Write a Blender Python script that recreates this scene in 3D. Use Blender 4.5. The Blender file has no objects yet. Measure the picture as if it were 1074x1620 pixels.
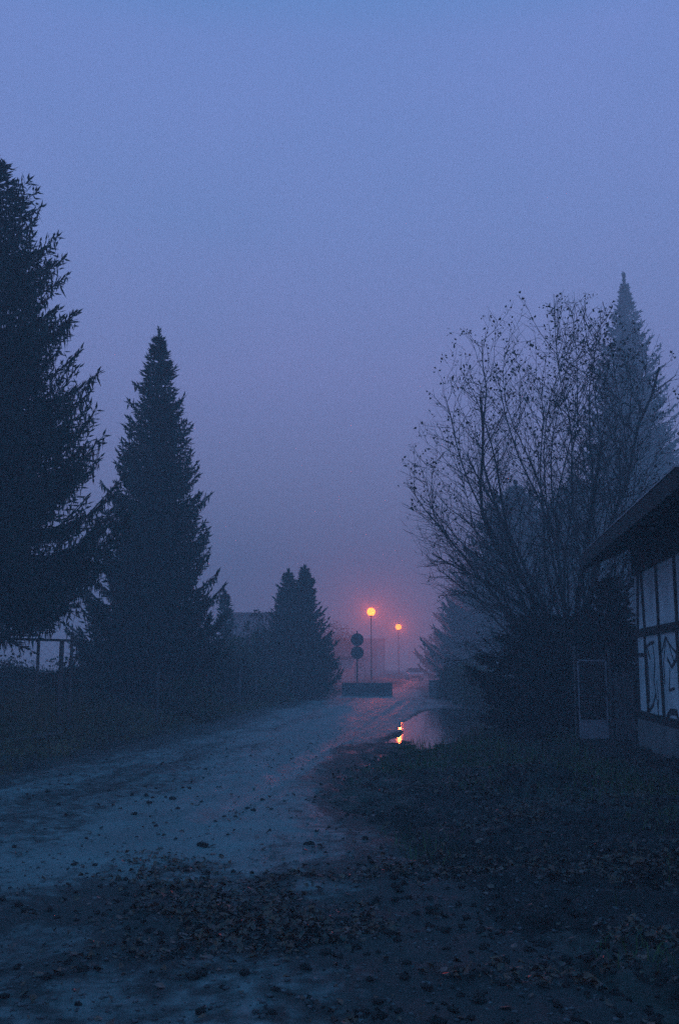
import bpy, math, random
import numpy as np
from mathutils import Vector, Matrix

SC = bpy.context.scene
COL = SC.collection
R = math.radians

# ------------------------------------------------------------------ camera
CAM_H = 1.6
FPX = 1575.0                       # focal length in pixels of the 1620 px high photograph (35 mm)
PITCH = math.atan(244.0 / FPX)
cam = bpy.data.cameras.new('camera')
cam.sensor_fit = 'VERTICAL'; cam.sensor_height = 36.0; cam.sensor_width = 24.0
cam.lens = 35.0; cam.clip_start = 0.05; cam.clip_end = 3000.0
camo = bpy.data.objects.new('camera', cam); COL.objects.link(camo)
camo.location = (0, 0, CAM_H); camo.rotation_euler = (R(90) + PITCH, 0, 0)
SC.camera = camo

# ------------------------------------------------------------------ dusk sky
W = bpy.data.worlds.new('World'); SC.world = W; W.use_nodes = True
nt = W.node_tree
for n in list(nt.nodes): nt.nodes.remove(n)
out = nt.nodes.new('ShaderNodeOutputWorld'); bg = nt.nodes.new('ShaderNodeBackground')
sky = nt.nodes.new('ShaderNodeTexSky'); sky.sky_type = 'NISHITA'; sky.sun_disc = False
sky.sun_elevation = R(1.0); sky.sun_rotation = R(180); sky.altitude = 100
sky.air_density = 1.0; sky.dust_density = 0.3; sky.ozone_density = 4.0
tc = nt.nodes.new('ShaderNodeTexCoord'); sep = nt.nodes.new('ShaderNodeSeparateXYZ')
nt.links.new(tc.outputs['Generated'], sep.inputs[0])
ramp = nt.nodes.new('ShaderNodeValToRGB')          # layered dusk overcast: lavender low, blue high
nt.links.new(sep.outputs['Z'], ramp.inputs[0])
SKY = [(0.0, (.54, .43, .69)), (0.12, (.45, .43, .77)), (0.25, (.345, .385, .81)), (0.42, (.262, .378, .83)),
       (0.56, (.238, .358, .83)), (0.68, (.05, .32, .72)), (1.0, (.004, .32, .72))]
el = ramp.color_ramp.elements
el[0].position, el[0].color = SKY[0][0], (*SKY[0][1], 1)
el[1].position, el[1].color = SKY[-1][0], (*SKY[-1][1], 1)
for p, c in SKY[1:-1]:
    e = el.new(p); e.color = (*c, 1)
mixs = nt.nodes.new('ShaderNodeMix'); mixs.data_type = 'RGBA'; mixs.inputs[0].default_value = 0.9
scl = nt.nodes.new('ShaderNodeMix'); scl.data_type = 'RGBA'; scl.blend_type = 'MULTIPLY'; scl.inputs[0].default_value = 1
nt.links.new(ramp.outputs[0], scl.inputs[6]); scl.inputs[7].default_value = (10.9, 10.8, 10.8, 1)
nt.links.new(sky.outputs[0], mixs.inputs[6]); nt.links.new(scl.outputs[2], mixs.inputs[7])
mist = nt.nodes.new('ShaderNodeTexNoise'); mist.inputs['Scale'].default_value = 2.6; mist.inputs['Detail'].default_value = 3; mist.inputs['Roughness'].default_value = .45
stre = nt.nodes.new('ShaderNodeMapping'); stre.inputs['Scale'].default_value = (1, 1, 2.2)
nt.links.new(tc.outputs['Generated'], stre.inputs[0]); nt.links.new(stre.outputs[0], mist.inputs['Vector'])
mramp = nt.nodes.new('ShaderNodeValToRGB'); mramp.color_ramp.elements[0].position = .3; mramp.color_ramp.elements[1].position = .7
mramp.color_ramp.elements[0].color = (.90, .97, .97, 1); mramp.color_ramp.elements[1].color = (1.10, 1.02, 1.04, 1)   # uneven high mist
nt.links.new(mist.outputs['Fac'], mramp.inputs[0])
mm = nt.nodes.new('ShaderNodeMix'); mm.data_type = 'RGBA'; mm.blend_type = 'MULTIPLY'; mm.inputs[0].default_value = 1
nt.links.new(mixs.outputs[2], mm.inputs[6]); nt.links.new(mramp.outputs[0], mm.inputs[7])
nt.links.new(mm.outputs[2], bg.inputs['Color']); bg.inputs['Strength'].default_value = 0.1
nt.links.new(bg.outputs[0], out.inputs['Surface'])

vs = SC.view_settings
vs.view_transform = 'Standard'; vs.look = 'None'; vs.exposure = 0.0; vs.gamma = 1.0
cy = SC.cycles
cy.max_bounces = 4; cy.diffuse_bounces = 2; cy.glossy_bounces = 2; cy.transmission_bounces = 2
cy.volume_bounces = 1; cy.transparent_max_bounces = 4
cy.sample_clamp_indirect = 6.0
cy.use_denoising = False        # the photograph keeps its sensor grain
try:
    cy.denoiser = 'OPENIMAGEDENOISE'; cy.denoising_input_passes = 'RGB_ALBEDO_NORMAL'; cy.denoising_prefilter = 'ACCURATE'
except Exception: pass

# ------------------------------------------------------------------ helpers
def ray(px, py):
    u, v = (px - 537.0) / FPX, (810.0 - py) / FPX
    c, s = math.cos(PITCH), math.sin(PITCH)
    return Vector((u, c - v * s, s + v * c))
def at(px, py, D):                # the point at distance D (along the road axis) seen at a place in the photograph
    d = ray(px, py); k = D / d.y
    return Vector((d.x * k, D, CAM_H + d.z * k))
def gnd(px, py, z=0.0):
    d = ray(px, py); k = (z - CAM_H) / d.z
    return Vector((d.x * k, d.y * k, z))

def _hash(ix, iy, seed):
    n = (ix.astype(np.int64) * 374761393 + iy.astype(np.int64) * 668265263 + seed * 1442695041) & 0x7fffffff
    n = ((n ^ (n >> 13)) * 1274126177) & 0x7fffffff
    n = ((n ^ (n >> 15)) * 668265263) & 0x7fffffff
    return ((n ^ (n >> 16)) & 0xffff) / 65535.0
def vnoise(x, y, seed=0):
    x = np.asarray(x, float); y = np.asarray(y, float)
    ix, iy = np.floor(x), np.floor(y); fx, fy = x - ix, y - iy
    fx = fx * fx * (3 - 2 * fx); fy = fy * fy * (3 - 2 * fy)
    a, b = _hash(ix, iy, seed), _hash(ix + 1, iy, seed); c, d = _hash(ix, iy + 1, seed), _hash(ix + 1, iy + 1, seed)
    return (a * (1 - fx) + b * fx) * (1 - fy) + (c * (1 - fx) + d * fx) * fy - 0.5
def fbm(x, y, f, o=3, seed=0):
    s, a = 0, 1.0
    for i in range(o):
        s = s + a * vnoise(x * f, y * f, seed + i * 17); f *= 2.07; a *= 0.5
    return s
def sstep(a, b, x):
    t = np.clip((np.asarray(x, float) - a) / (b - a), 0, 1); return t * t * (3 - 2 * t)

def tag(o, label=None, cat=None, group=None, kind=None):
    if label: o['label'] = label
    if cat: o['category'] = cat
    if group: o['group'] = group
    if kind: o['kind'] = kind
    return o
def empty(name, loc, rz=0.0, label=None, cat=None, group=None):
    o = bpy.data.objects.new(name, None); COL.objects.link(o)
    o.location = loc; o.rotation_euler = (0, 0, rz); o.empty_display_size = 0.3
    return tag(o, label, cat, group)
def link(name, me, mat, parent=None, loc=None, rz=0.0):
    o = bpy.data.objects.new(name, me); COL.objects.link(o)
    if mat: me.materials.append(mat)
    if parent: o.parent = parent
    if loc is not None: o.location = loc
    o.rotation_euler.z = rz
    return o
def np_mesh(name, V, F, smooth=False):
    """V (n,3); F list of (m,k) integer arrays"""
    me = bpy.data.meshes.new(name)
    V = np.asarray(V, np.float32); me.vertices.add(len(V)); me.vertices.foreach_set('co', V.ravel())
    F = [np.asarray(f, np.int32) for f in F if len(f)]
    tot = np.concatenate([np.full(len(f), f.shape[1], np.int32) for f in F])
    loops = np.concatenate([f.ravel() for f in F])
    me.loops.add(len(loops)); me.loops.foreach_set('vertex_index', loops)
    st = np.concatenate([[0], np.cumsum(tot)[:-1]]).astype(np.int32)
    me.polygons.add(len(tot)); me.polygons.foreach_set('loop_start', st)
    me.polygons.foreach_set('use_smooth', np.full(len(tot), smooth, bool))
    me.update(calc_edges=True); me.validate()
    return me
def fattr(me, name, vals):
    a = me.attributes.new(name, 'FLOAT', 'POINT'); a.data.foreach_set('value', np.asarray(vals, np.float32).ravel())

class MB:
    def __init__(s): s.v = []; s.f = []
    def add(s, v, f):
        b = len(s.v); s.v += [tuple(p) for p in v]; s.f += [tuple(i + b for i in q) for q in f]
    def box(s, lo, hi):
        (a, b, c), (d, e, g) = lo, hi
        s.add([(a, b, c), (d, b, c), (d, e, c), (a, e, c), (a, b, g), (d, b, g), (d, e, g), (a, e, g)],
              [(0, 3, 2, 1), (4, 5, 6, 7), (0, 1, 5, 4), (1, 2, 6, 5), (2, 3, 7, 6), (3, 0, 4, 7)])
    def bar(s, p, q, w, h, up=(0, 0, 1)):       # rectangular bar from p to q
        p, q = Vector(p), Vector(q); d = (q - p).normalized(); u = Vector(up)
        x = d.cross(u)
        if x.length < 1e-4: x = d.cross(Vector((1, 0, 0)))
        x.normalize(); y = x.cross(d)
        v = []
        for c in (p, q):
            for i, j in ((-1, -1), (1, -1), (1, 1), (-1, 1)): v.append(c + x * (i * w / 2) + y * (j * h / 2))
        s.add(v, [(0, 1, 2, 3), (7, 6, 5, 4), (0, 4, 5, 1), (1, 5, 6, 2), (2, 6, 7, 3), (3, 7, 4, 0)])
    def tube(s, pts, rad, n=6, cap=True):
        pts = [Vector(p) for p in pts]; ring = []
        if not hasattr(rad, '__len__'): rad = [rad] * len(pts)
        for i, p in enumerate(pts):
            d = (pts[min(i + 1, len(pts) - 1)] - pts[max(i - 1, 0)])
            if d.length < 1e-9: d = Vector((0, 0, 1))
            d.normalize()
            x = d.cross(Vector((0.31, 0.17, 0.93))).normalized(); y = d.cross(x)
            ring.append([p + (x * math.cos(t) + y * math.sin(t)) * rad[i] for t in [2 * math.pi * k / n for k in range(n)]])
        v = [q for r_ in ring for q in r_]; f = []
        for i in range(len(pts) - 1):
            for k in range(n):
                a, b = i * n + k, i * n + (k + 1) % n
                f.append((a, b, b + n, a + n))
        if cap:
            f.append(tuple(reversed(range(n)))); f.append(tuple(range((len(pts) - 1) * n, len(pts) * n)))
        s.add(v, f)
    def lathe(s, prof, n=24, c=(0, 0, 0)):       # (radius, z) profile about a vertical axis
        v = []; f = []
        for r_, z in prof:
            for k in range(n):
                t = 2 * math.pi * k / n; v.append((c[0] + r_ * math.cos(t), c[1] + r_ * math.sin(t), c[2] + z))
        for i in range(len(prof) - 1):
            for k in range(n):
                a, b = i * n + k, i * n + (k + 1) % n
                f.append((a, b, b + n, a + n))
        f.append(tuple(reversed(range(n)))); f.append(tuple(range((len(prof) - 1) * n, len(prof) * n)))
        s.add(v, f)
    def build(s, name, mat, parent=None, smooth=False, bevel=0.0):
        me = bpy.data.meshes.new(name); me.from_pydata(s.v, [], s.f); me.update()
        if smooth: me.polygons.foreach_set('use_smooth', [True] * len(me.polygons))
        o = link(name, me, mat, parent)
        if bevel:
            b = o.modifiers.new('bevel', 'BEVEL'); b.width = bevel; b.segments = 2; b.limit_method = 'ANGLE'
        return o

# ------------------------------------------------------------------ materials
def mat(name, c1, c2=None, rough=0.7, scale=3.0, detail=5.0, bump=0.0, bscale=None, spec=0.4, metal=0.0, stretch=(1, 1, 1), emis=None, rvar=0.0, coord='Object'):
    m = bpy.data.materials.new(name); m.use_nodes = True; t = m.node_tree; p = t.nodes['Principled BSDF']
    p.inputs['Roughness'].default_value = rough; p.inputs['Specular IOR Level'].default_value = spec
    p.inputs['Metallic'].default_value = metal
    p.inputs['Base Color'].default_value = (*c1, 1)
    tcn = t.nodes.new('ShaderNodeTexCoord'); mp = t.nodes.new('ShaderNodeMapping'); mp.inputs['Scale'].default_value = stretch
    t.links.new(tcn.outputs[coord], mp.inputs[0])
    if c2:
        nz = t.nodes.new('ShaderNodeTexNoise'); nz.inputs['Scale'].default_value = scale; nz.inputs['Detail'].default_value = detail
        nz.inputs['Roughness'].default_value = 0.62
        t.links.new(mp.outputs[0], nz.inputs['Vector'])
        rp = t.nodes.new('ShaderNodeValToRGB'); rp.color_ramp.elements[0].position = 0.33; rp.color_ramp.elements[1].position = 0.67
        rp.color_ramp.elements[0].color = (*c1, 1); rp.color_ramp.elements[1].color = (*c2, 1)
        t.links.new(nz.outputs['Fac'], rp.inputs[0]); t.links.new(rp.outputs[0], p.inputs['Base Color'])
        if rvar:
            mr = t.nodes.new('ShaderNodeMapRange'); mr.inputs[3].default_value = rough - rvar; mr.inputs[4].default_value = rough + rvar
            mr.inputs[1].default_value = .3; mr.inputs[2].default_value = .7
            t.links.new(nz.outputs['Fac'], mr.inputs[0]); t.links.new(mr.outputs[0], p.inputs['Roughness'])
    if bump:
        n2 = t.nodes.new('ShaderNodeTexNoise'); n2.inputs['Scale'].default_value = bscale or scale * 4; n2.inputs['Detail'].default_value = 6
        t.links.new(mp.outputs[0], n2.inputs['Vector'])
        b = t.nodes.new('ShaderNodeBump'); b.inputs['Strength'].default_value = bump; b.inputs['Distance'].default_value = 0.03
        t.links.new(n2.outputs['Fac'], b.inputs['Height']); t.links.new(b.outputs[0], p.inputs['Normal'])
    if emis:
        p.inputs['Emission Color'].default_value = (*emis[0], 1); p.inputs['Emission Strength'].default_value = emis[1]
    return m

M = {}
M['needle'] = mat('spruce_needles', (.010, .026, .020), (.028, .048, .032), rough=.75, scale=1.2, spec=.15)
M['needle_hazed'] = mat('spruce_needles_hazed', (.032, .062, .058), (.055, .090, .080), rough=.8, scale=.8, spec=.1)  # distant spruces: fog paleness painted into the needle colour
M['thuja'] = mat('thuja_scales', (.024, .046, .038), (.045, .068, .052), rough=.8, scale=1.2, spec=.1)
M['bark'] = mat('spruce_bark', (.035, .028, .024), (.075, .065, .058), rough=.9, scale=9, bump=.6, stretch=(1, 1, .3))
M['twig'] = mat('grey_brown_bark', (.022, .020, .020), (.050, .046, .044), rough=.85, scale=6, bump=.3)
M['leaf_dry'] = mat('dry_leaf', (.030, .022, .015), (.062, .042, .022), rough=.65, scale=5, spec=.25)
M['beech'] = mat('rust_brown_leaf', (.018, .014, .011), (.050, .026, .016), rough=.7, scale=2.2, spec=.2)
M['shrub'] = mat('olive_leaf', (.036, .046, .024), (.110, .100, .040), rough=.75, scale=.9, spec=.15)
M['shrub_dark'] = mat('dark_green_leaf', (.018, .028, .020), (.045, .050, .028), rough=.75, scale=1.1, spec=.15)
M['weed'] = mat('withered_weeds', (.050, .060, .032), (.190, .145, .070), rough=.8, scale=.7, spec=.15)
M['grass'] = mat('short_grass', (.022, .085, .024), (.080, .115, .032), rough=.7, scale=.8, spec=.2)
M['litter'] = mat('wet_fallen_leaf', (.009, .005, .004), (.150, .066, .030), rough=.40, scale=14, detail=2, spec=.45, rvar=.12)
M['clod'] = mat('dark_wet_soil', (.010, .009, .008), (.028, .023, .019), rough=.75, scale=18, bump=.8, bscale=40, spec=.3)
M['stone'] = mat('grit_stone', (.025, .030, .031), (.14, .16, .16), rough=.5, scale=9, detail=2, spec=.45)
M['concrete'] = mat('weathered_concrete', (.075, .078, .082), (.17, .17, .17), rough=.85, scale=4, bump=.35, bscale=30)
M['plinth'] = mat('rough_render_plinth', (.11, .12, .12), (.22, .22, .21), rough=.9, scale=2.2, bump=.6, bscale=28)
M['plaster'] = mat('white_plaster', (.36, .45, .47), (.70, .80, .81), rough=.9, scale=1.1, bump=.25, bscale=22)
M['timber'] = mat('dark_timber', (.012, .010, .010), (.035, .026, .022), rough=.8, scale=7, bump=.5, stretch=(1, 1, .25))
M['roofing'] = mat('dark_roof_felt', (.015, .015, .017), (.035, .034, .036), rough=.8, scale=6, bump=.4)
M['zinc'] = mat('zinc_edge', (.25, .27, .29), (.42, .44, .46), rough=.45, scale=10, metal=.6)
M['graffiti'] = mat('black_spray_paint', (.010, .010, .014), (.03, .03, .04), rough=.7, scale=20)
M['galv'] = mat('galvanised_steel', (.26, .29, .32), (.44, .47, .50), rough=.45, scale=12, metal=.5)
M['pipe'] = mat('rusty_pipe', (.07, .064, .062), (.15, .13, .12), rough=.6, scale=14, metal=.3)
M['picket'] = mat('grey_wood_picket', (.05, .05, .05), (.13, .13, .13), rough=.85, scale=9, stretch=(1, 1, .2), bump=.3)
M['pole'] = mat('grey_painted_steel', (.05, .055, .06), (.10, .105, .11), rough=.55, scale=8, metal=.4)
M['sign_back'] = mat('sign_back_metal', (.06, .065, .07), (.10, .105, .11), rough=.55, scale=14, metal=.3)
M['wall_far'] = mat('stained_render', (.10, .10, .105), (.17, .17, .175), rough=.9, scale=.7)
M['wall_pale'] = mat('pale_render', (.42, .42, .42), (.60, .60, .60), rough=.9, scale=.6)
M['roof_far'] = mat('dark_sheet_roof', (.03, .03, .033), (.06, .06, .065), rough=.7, scale=2)
M['glass'] = mat('dark_glass', (.01, .012, .015), rough=.06, spec=.5)
M['carpaint'] = mat('pale_car_paint', (.55, .56, .58), (.62, .63, .65), rough=.28, scale=3, spec=.5)
M['black'] = mat('black_rubber', (.012, .012, .013), (.025, .025, .026), rough=.75, scale=20)
M['lamp_white'] = mat('headlight_lens', (.6, .6, .62), rough=.15, spec=.5)

def attr_node(t, name):
    a = t.nodes.new('ShaderNodeAttribute'); a.attribute_name = name; return a
def ground_material(name, pale1, pale2, dark1, dark2, attr, rough_pale, rough_dark, bump, bscales):
    """two earths blended by a stored per-vertex mask: compacted wet grit against dark humus"""
    m = bpy.data.materials.new(name); m.use_nodes = True; t = m.node_tree; p = t.nodes['Principled BSDF']
    tcn = t.nodes.new('ShaderNodeTexCoord')
    def noise(s, d=6.0, r=.6):
        n = t.nodes.new('ShaderNodeTexNoise'); n.inputs['Scale'].default_value = s; n.inputs['Detail'].default_value = d; n.inputs['Roughness'].default_value = r
        t.links.new(tcn.outputs['Object'], n.inputs['Vector']); return n
    def rampc(src, a, b, lo=.35, hi=.65):
        r_ = t.nodes.new('ShaderNodeValToRGB'); r_.color_ramp.elements[0].position = lo; r_.color_ramp.elements[1].position = hi
        r_.color_ramp.elements[0].color = (*a, 1); r_.color_ramp.elements[1].color = (*b, 1); t.links.new(src, r_.inputs[0]); return r_
    n1, n2, n3 = noise(1.3), noise(22, 4, .7), noise(6.0, 5, .65)
    mixn = t.nodes.new('ShaderNodeMath'); mixn.operation = 'MULTIPLY_ADD'; mixn.inputs[1].default_value = .5
    hlf = t.nodes.new('ShaderNodeMath'); hlf.operation = 'MULTIPLY'; hlf.inputs[1].default_value = .5
    t.links.new(n2.outputs['Fac'], hlf.inputs[0]); t.links.new(n1.outputs['Fac'], mixn.inputs[0]); t.links.new(hlf.outputs[0], mixn.inputs[2])
    ra = rampc(mixn.outputs[0], pale1, pale2, .38, .62); rb = rampc(mixn.outputs[0], dark1, dark2, .38, .66)
    at_ = attr_node(t, attr)
    ad = t.nodes.new('ShaderNodeMath'); ad.operation = 'MULTIPLY_ADD'; ad.inputs[1].default_value = .9
    sb = t.nodes.new('ShaderNodeMath'); sb.operation = 'SUBTRACT'; sb.inputs[1].default_value = .5
    t.links.new(n3.outputs['Fac'], sb.inputs[0]); t.links.new(sb.outputs[0], ad.inputs[0]); t.links.new(at_.outputs['Fac'], ad.inputs[2])
    mr = t.nodes.new('ShaderNodeMapRange'); mr.interpolation_type = 'SMOOTHSTEP'; mr.inputs[1].default_value = .25; mr.inputs[2].default_value = .75
    t.links.new(ad.outputs[0], mr.inputs[0])
    mx = t.nodes.new('ShaderNodeMix'); mx.data_type = 'RGBA'
    t.links.new(mr.outputs[0], mx.inputs[0]); t.links.new(rb.outputs[0], mx.inputs[6]); t.links.new(ra.outputs[0], mx.inputs[7])
    t.links.new(mx.outputs[2], p.inputs['Base Color'])
    rr = t.nodes.new('ShaderNodeMapRange'); rr.inputs[3].default_value = rough_dark; rr.inputs[4].default_value = rough_pale
    t.links.new(mr.outputs[0], rr.inputs[0])
    ro = t.nodes.new('ShaderNodeMath'); ro.operation = 'MULTIPLY_ADD'; ro.inputs[1].default_value = .5
    s2 = t.nodes.new('ShaderNodeMath'); s2.operation = 'SUBTRACT'; s2.inputs[1].default_value = .5
    t.links.new(n1.outputs['Fac'], s2.inputs[0]); t.links.new(s2.outputs[0], ro.inputs[0]); t.links.new(rr.outputs[0], ro.inputs[2])
    wa = attr_node(t, 'wet'); wr = t.nodes.new('ShaderNodeMix'); wr.data_type = 'FLOAT'
    t.links.new(wa.outputs['Fac'], wr.inputs[0]); t.links.new(ro.outputs[0], wr.inputs[2]); wr.inputs[3].default_value = .30
    t.links.new(wr.outputs[0], p.inputs['Roughness']); p.inputs['Specular IOR Level'].default_value = .33
    prev = None
    for s, st, ds in bscales:
        n = noise(s, 5, .65); b = t.nodes.new('ShaderNodeBump'); b.inputs['Strength'].default_value = st * bump; b.inputs['Distance'].default_value = ds
        t.links.new(n.outputs['Fac'], b.inputs['Height'])
        if prev: t.links.new(prev.outputs[0], b.inputs['Normal'])
        prev = b
    t.links.new(prev.outputs[0], p.inputs['Normal'])
    return m
M['ground'] = ground_material('leaf_mould_ground', (.020, .025, .020), (.060, .066, .052), (.005, .0045, .004), (.019, .013, .009), 'pale', .62, .75, 1.0,
                              [(7, .8, .08), (38, .9, .025)])
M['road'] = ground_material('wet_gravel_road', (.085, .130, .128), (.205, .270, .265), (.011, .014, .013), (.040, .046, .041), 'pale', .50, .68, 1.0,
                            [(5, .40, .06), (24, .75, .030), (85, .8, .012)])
def water_material():
    m = bpy.data.materials.new('puddle_water'); m.use_nodes = True; t = m.node_tree; p = t.nodes['Principled BSDF']
    p.inputs['Base Color'].default_value = (.012, .013, .014, 1); p.inputs['Roughness'].default_value = .08; p.inputs['IOR'].default_value = 1.33
    p.inputs['Specular IOR Level'].default_value = .5
    tcn = t.nodes.new('ShaderNodeTexCoord'); n = t.nodes.new('ShaderNodeTexNoise'); n.inputs['Scale'].default_value = 2.2; n.inputs['Detail'].default_value = 2
    t.links.new(tcn.outputs['Object'], n.inputs['Vector'])
    b = t.nodes.new('ShaderNodeBump'); b.inputs['Strength'].default_value = .16; b.inputs['Distance'].default_value = .02
    t.links.new(n.outputs['Fac'], b.inputs['Height']); t.links.new(b.outputs[0], p.inputs['Normal'])
    return m
M['water'] = water_material()

# ------------------------------------------------------------------ terrain
def edge(pts):
    pts = sorted(pts, key=lambda p: p[1]); ys = np.array([p[1] for p in pts]); xs = np.array([p[0] for p in pts])
    return lambda y: np.interp(y, ys, xs)
def gp(*pp): return [tuple(gnd(*p)[:2]) for p in pp]
LEFT = edge([(-7.5, -30), (-6.4, 1), (-6.2, 5), (-5.7, 10)] + gp((0, 1225), (120, 1193), (250, 1163), (400, 1124), (470, 1108), (520, 1099)) + [(1.2, 62), (3.2, 75), (5.4, 100), (8.6, 140), (14, 200)])
RIGHT = edge([(3.0, -30), (1.6, 1), (1.4, 4.4), (1.2, 6), (.8, 8), (.55, 10)] + gp((520, 1265), (580, 1212), (630, 1176)) + [(3.4, 27), (4.5, 33), (5.2, 42), (5.4, 55), (6.6, 70), (10, 100), (15, 140), (24, 200)])
PUD = [tuple(gnd(*p)[:2]) for p in ((621, 1168), (640, 1157), (635, 1145), (654, 1133), (668, 1125), (690, 1121), (712, 1119), (735, 1119),
       (762, 1121), (772, 1134), (742, 1147), (725, 1160), (722, 1171), (702, 1176), (685, 1178), (668, 1180), (652, 1172), (640, 1168))]
PUD2 = [tuple(gnd(*p)[:2]) for p in ((-160, 1505), (-60, 1470), (40, 1462), (130, 1470), (168, 1478), (120, 1502), (60, 1516), (0, 1520), (-100, 1525))]
YS = .28
def sdf(x, y, poly, ysc):
    x = np.asarray(x, float); y = np.asarray(y, float) * ysc
    P = [(a, b * ysc) for a, b in poly]; d = np.full(x.shape, 1e9); ins = np.zeros(x.shape, bool)
    for i in range(len(P)):
        (ax, ay), (bx, by) = P[i], P[(i + 1) % len(P)]
        ex, ey = bx - ax, by - ay; t = np.clip(((x - ax) * ex + (y - ay) * ey) / (ex * ex + ey * ey), 0, 1)
        d = np.minimum(d, np.hypot(x - ax - t * ex, y - ay - t * ey))
        c = ((ay > y) != (by > y)) & (x < (bx - ax) * (y - ay) / (by - ay + 1e-12) + ax); ins ^= c
    return np.where(ins, -d, d)
def pld(x, y, pts):                # distance to a polyline
    d = np.full(np.shape(x), 1e9)
    for (ax, ay), (bx, by) in zip(pts[:-1], pts[1:]):
        ex, ey = bx - ax, by - ay; t = np.clip(((x - ax) * ex + (y - ay) * ey) / (ex * ex + ey * ey), 0, 1)
        d = np.minimum(d, np.hypot(x - ax - t * ex, y - ay - t * ey))
    return d
RUTS = [gp((250, 1222), (300, 1212), (380, 1195), (470, 1170), (560, 1140), (610, 1118)),
        gp((330, 1300), (420, 1245), (500, 1192), (580, 1152), (640, 1110)),
        gp((545, 1250), (585, 1205), (612, 1182), (640, 1165)), gp((600, 1240), (630, 1205), (655, 1180))]
TRACK = gp((-60, 1370), (150, 1345), (330, 1300), (430, 1238), (500, 1185), (560, 1142), (610, 1112), (645, 1092))
def basin(x, y):
    d1 = sdf(x, y, PUD, YS) + .10 * fbm(x, y, 1.7, 3, 41); d2 = sdf(x, y, PUD2, 1.0) + .10 * fbm(x, y, 3, 3, 43)
    return d1, d2
def roadin(x, y):                  # signed distance inside the road edges, roughened
    return np.minimum(x - LEFT(y), RIGHT(y) - x) + .5 * fbm(x, y, .5, 4, 7) + .22 * fbm(x, y, 2.5, 3, 9)
def leaf_zone(x, y):               # where leaves and humus have collected
    D = y
    band = sstep(5.3, 6.3, D + .7 * fbm(x, y, .9, 4, 51)) * (1 - sstep(7.3, 9.2, D + 1.9 * fbm(x, y, .8, 4, 52))) * sstep(-2.6, -1.0, x) * .95
    right = sstep(.0, 1.3, x - .35 - .12 * (D - 6) + .7 * fbm(x, y, .7, 3, 53)) * sstep(2.2, 3.4, D)
    near = sstep(-.3, .9, x + .5 * fbm(x, y, .9, 3, 56)) * (1 - sstep(5.2, 6.5, D)) * .8
    verge = sstep(-.5, .6, x - RIGHT(y)) * .8
    patch = .55 + 1.1 * fbm(x, y, 1.1, 4, 57)
    silt = sstep(-.08, .14, sdf(x, y, PUD2, 1.0) + .10 * fbm(x, y, 3, 3, 43))
    return np.clip(np.maximum(np.maximum(band, right), np.maximum(near, verge)) * np.clip(patch + .35, 0, 1.2) * silt, 0, 1)
def base_h(x, y):
    h = .10 * fbm(x, y, .12, 3, 1)
    h = h + .16 * sstep(.2, 2.5, LEFT(y) - x) + .13 * sstep(.3, 3.0, x - RIGHT(y)) * sstep(5, 14, y)
    near = 1 - sstep(25, 60, y)
    flat = 1 - .9 * np.exp(-np.maximum(np.hypot((x - 3) / 3.2, (y - 28) / 11) - .7, 0) ** 2 * 4)
    return h * flat, near
PZ = -.03
MOUND = gnd(862, 1262)
def ground_h(x, y):
    h, near = base_h(x, y); ri = roadin(x, y); inside = sstep(-.15, .25, ri)
    lz = leaf_zone(x, y)
    h = h + (1 - inside) * (.05 * fbm(x, y, 1.6, 4, 21) + near * .060 * fbm(x, y, 6, 4, 22) * (1 + lz) + near * .022 * fbm(x, y, 17, 3, 24) * (1 - sstep(10, 16, y)) + near * .10 * fbm(x * .7 + y * .4, y * .8, 1.3, 3, 23))
    h = h + .26 * np.exp(-((x - MOUND.x) / .55) ** 2 - ((y - MOUND.y) / .5) ** 2) * (1 + .7 * fbm(x, y, 4, 3, 29))
    h = h - .10 * inside
    d1, d2 = basin(x, y); k = 1 - sstep(-.22, .16, d1); h = h * (1 - k) + (PZ - .10) * k
    k2 = 1 - sstep(.1, .9, d1); h = np.where(d1 > 0, h * (1 - k2) + np.minimum(h, PZ + .045 + .05 * fbm(x, y, 2.2, 3, 47)) * k2, h)
    return h
def road_h(x, y):
    h, near = base_h(x, y); ri = roadin(x, y)
    h = h + .025 * fbm(x, y, .9, 3, 31) + near * .012 * fbm(x, y, 5, 3, 32)
    along = fbm(x * 2.6 - .35 * y, y * .45, 1.0, 4, 35)
    h = h + near * .045 * along
    churn = np.exp(-(((x - .9) / 1.6) ** 2 + ((y - 19.5) / 5.0) ** 2))
    h = h + churn * .038 * fbm(x + .3 * y, y * .5, 2.6, 4, 33)
    for i, r_ in enumerate(RUTS):
        d = pld(x, y, r_) + .08 * fbm(x, y, 1.3, 2, 60 + i); w = .16
        h = h - .040 * np.exp(-(d / w) ** 2) + .022 * np.exp(-((d - .30) / .10) ** 2)
    lz = leaf_zone(x, y); h = h + lz * near * .060 * (fbm(x, y, 5, 4, 34) + .12)
    d1, d2 = basin(x, y)
    h = h - .03 * (1 - sstep(-.22, .10, d2))
    k2 = 1 - sstep(.1, .9, d1); h = np.where(d1 > 0, h * (1 - k2) + np.minimum(h, PZ + .035 + .05 * fbm(x, y, 2.2, 3, 47)) * k2, h)
    k = 1 - sstep(-.22, .16, d1); h = h * (1 - k) + (PZ - .06) * k
    return h - .16 * (1 - sstep(-.35, .20, ri))


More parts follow.
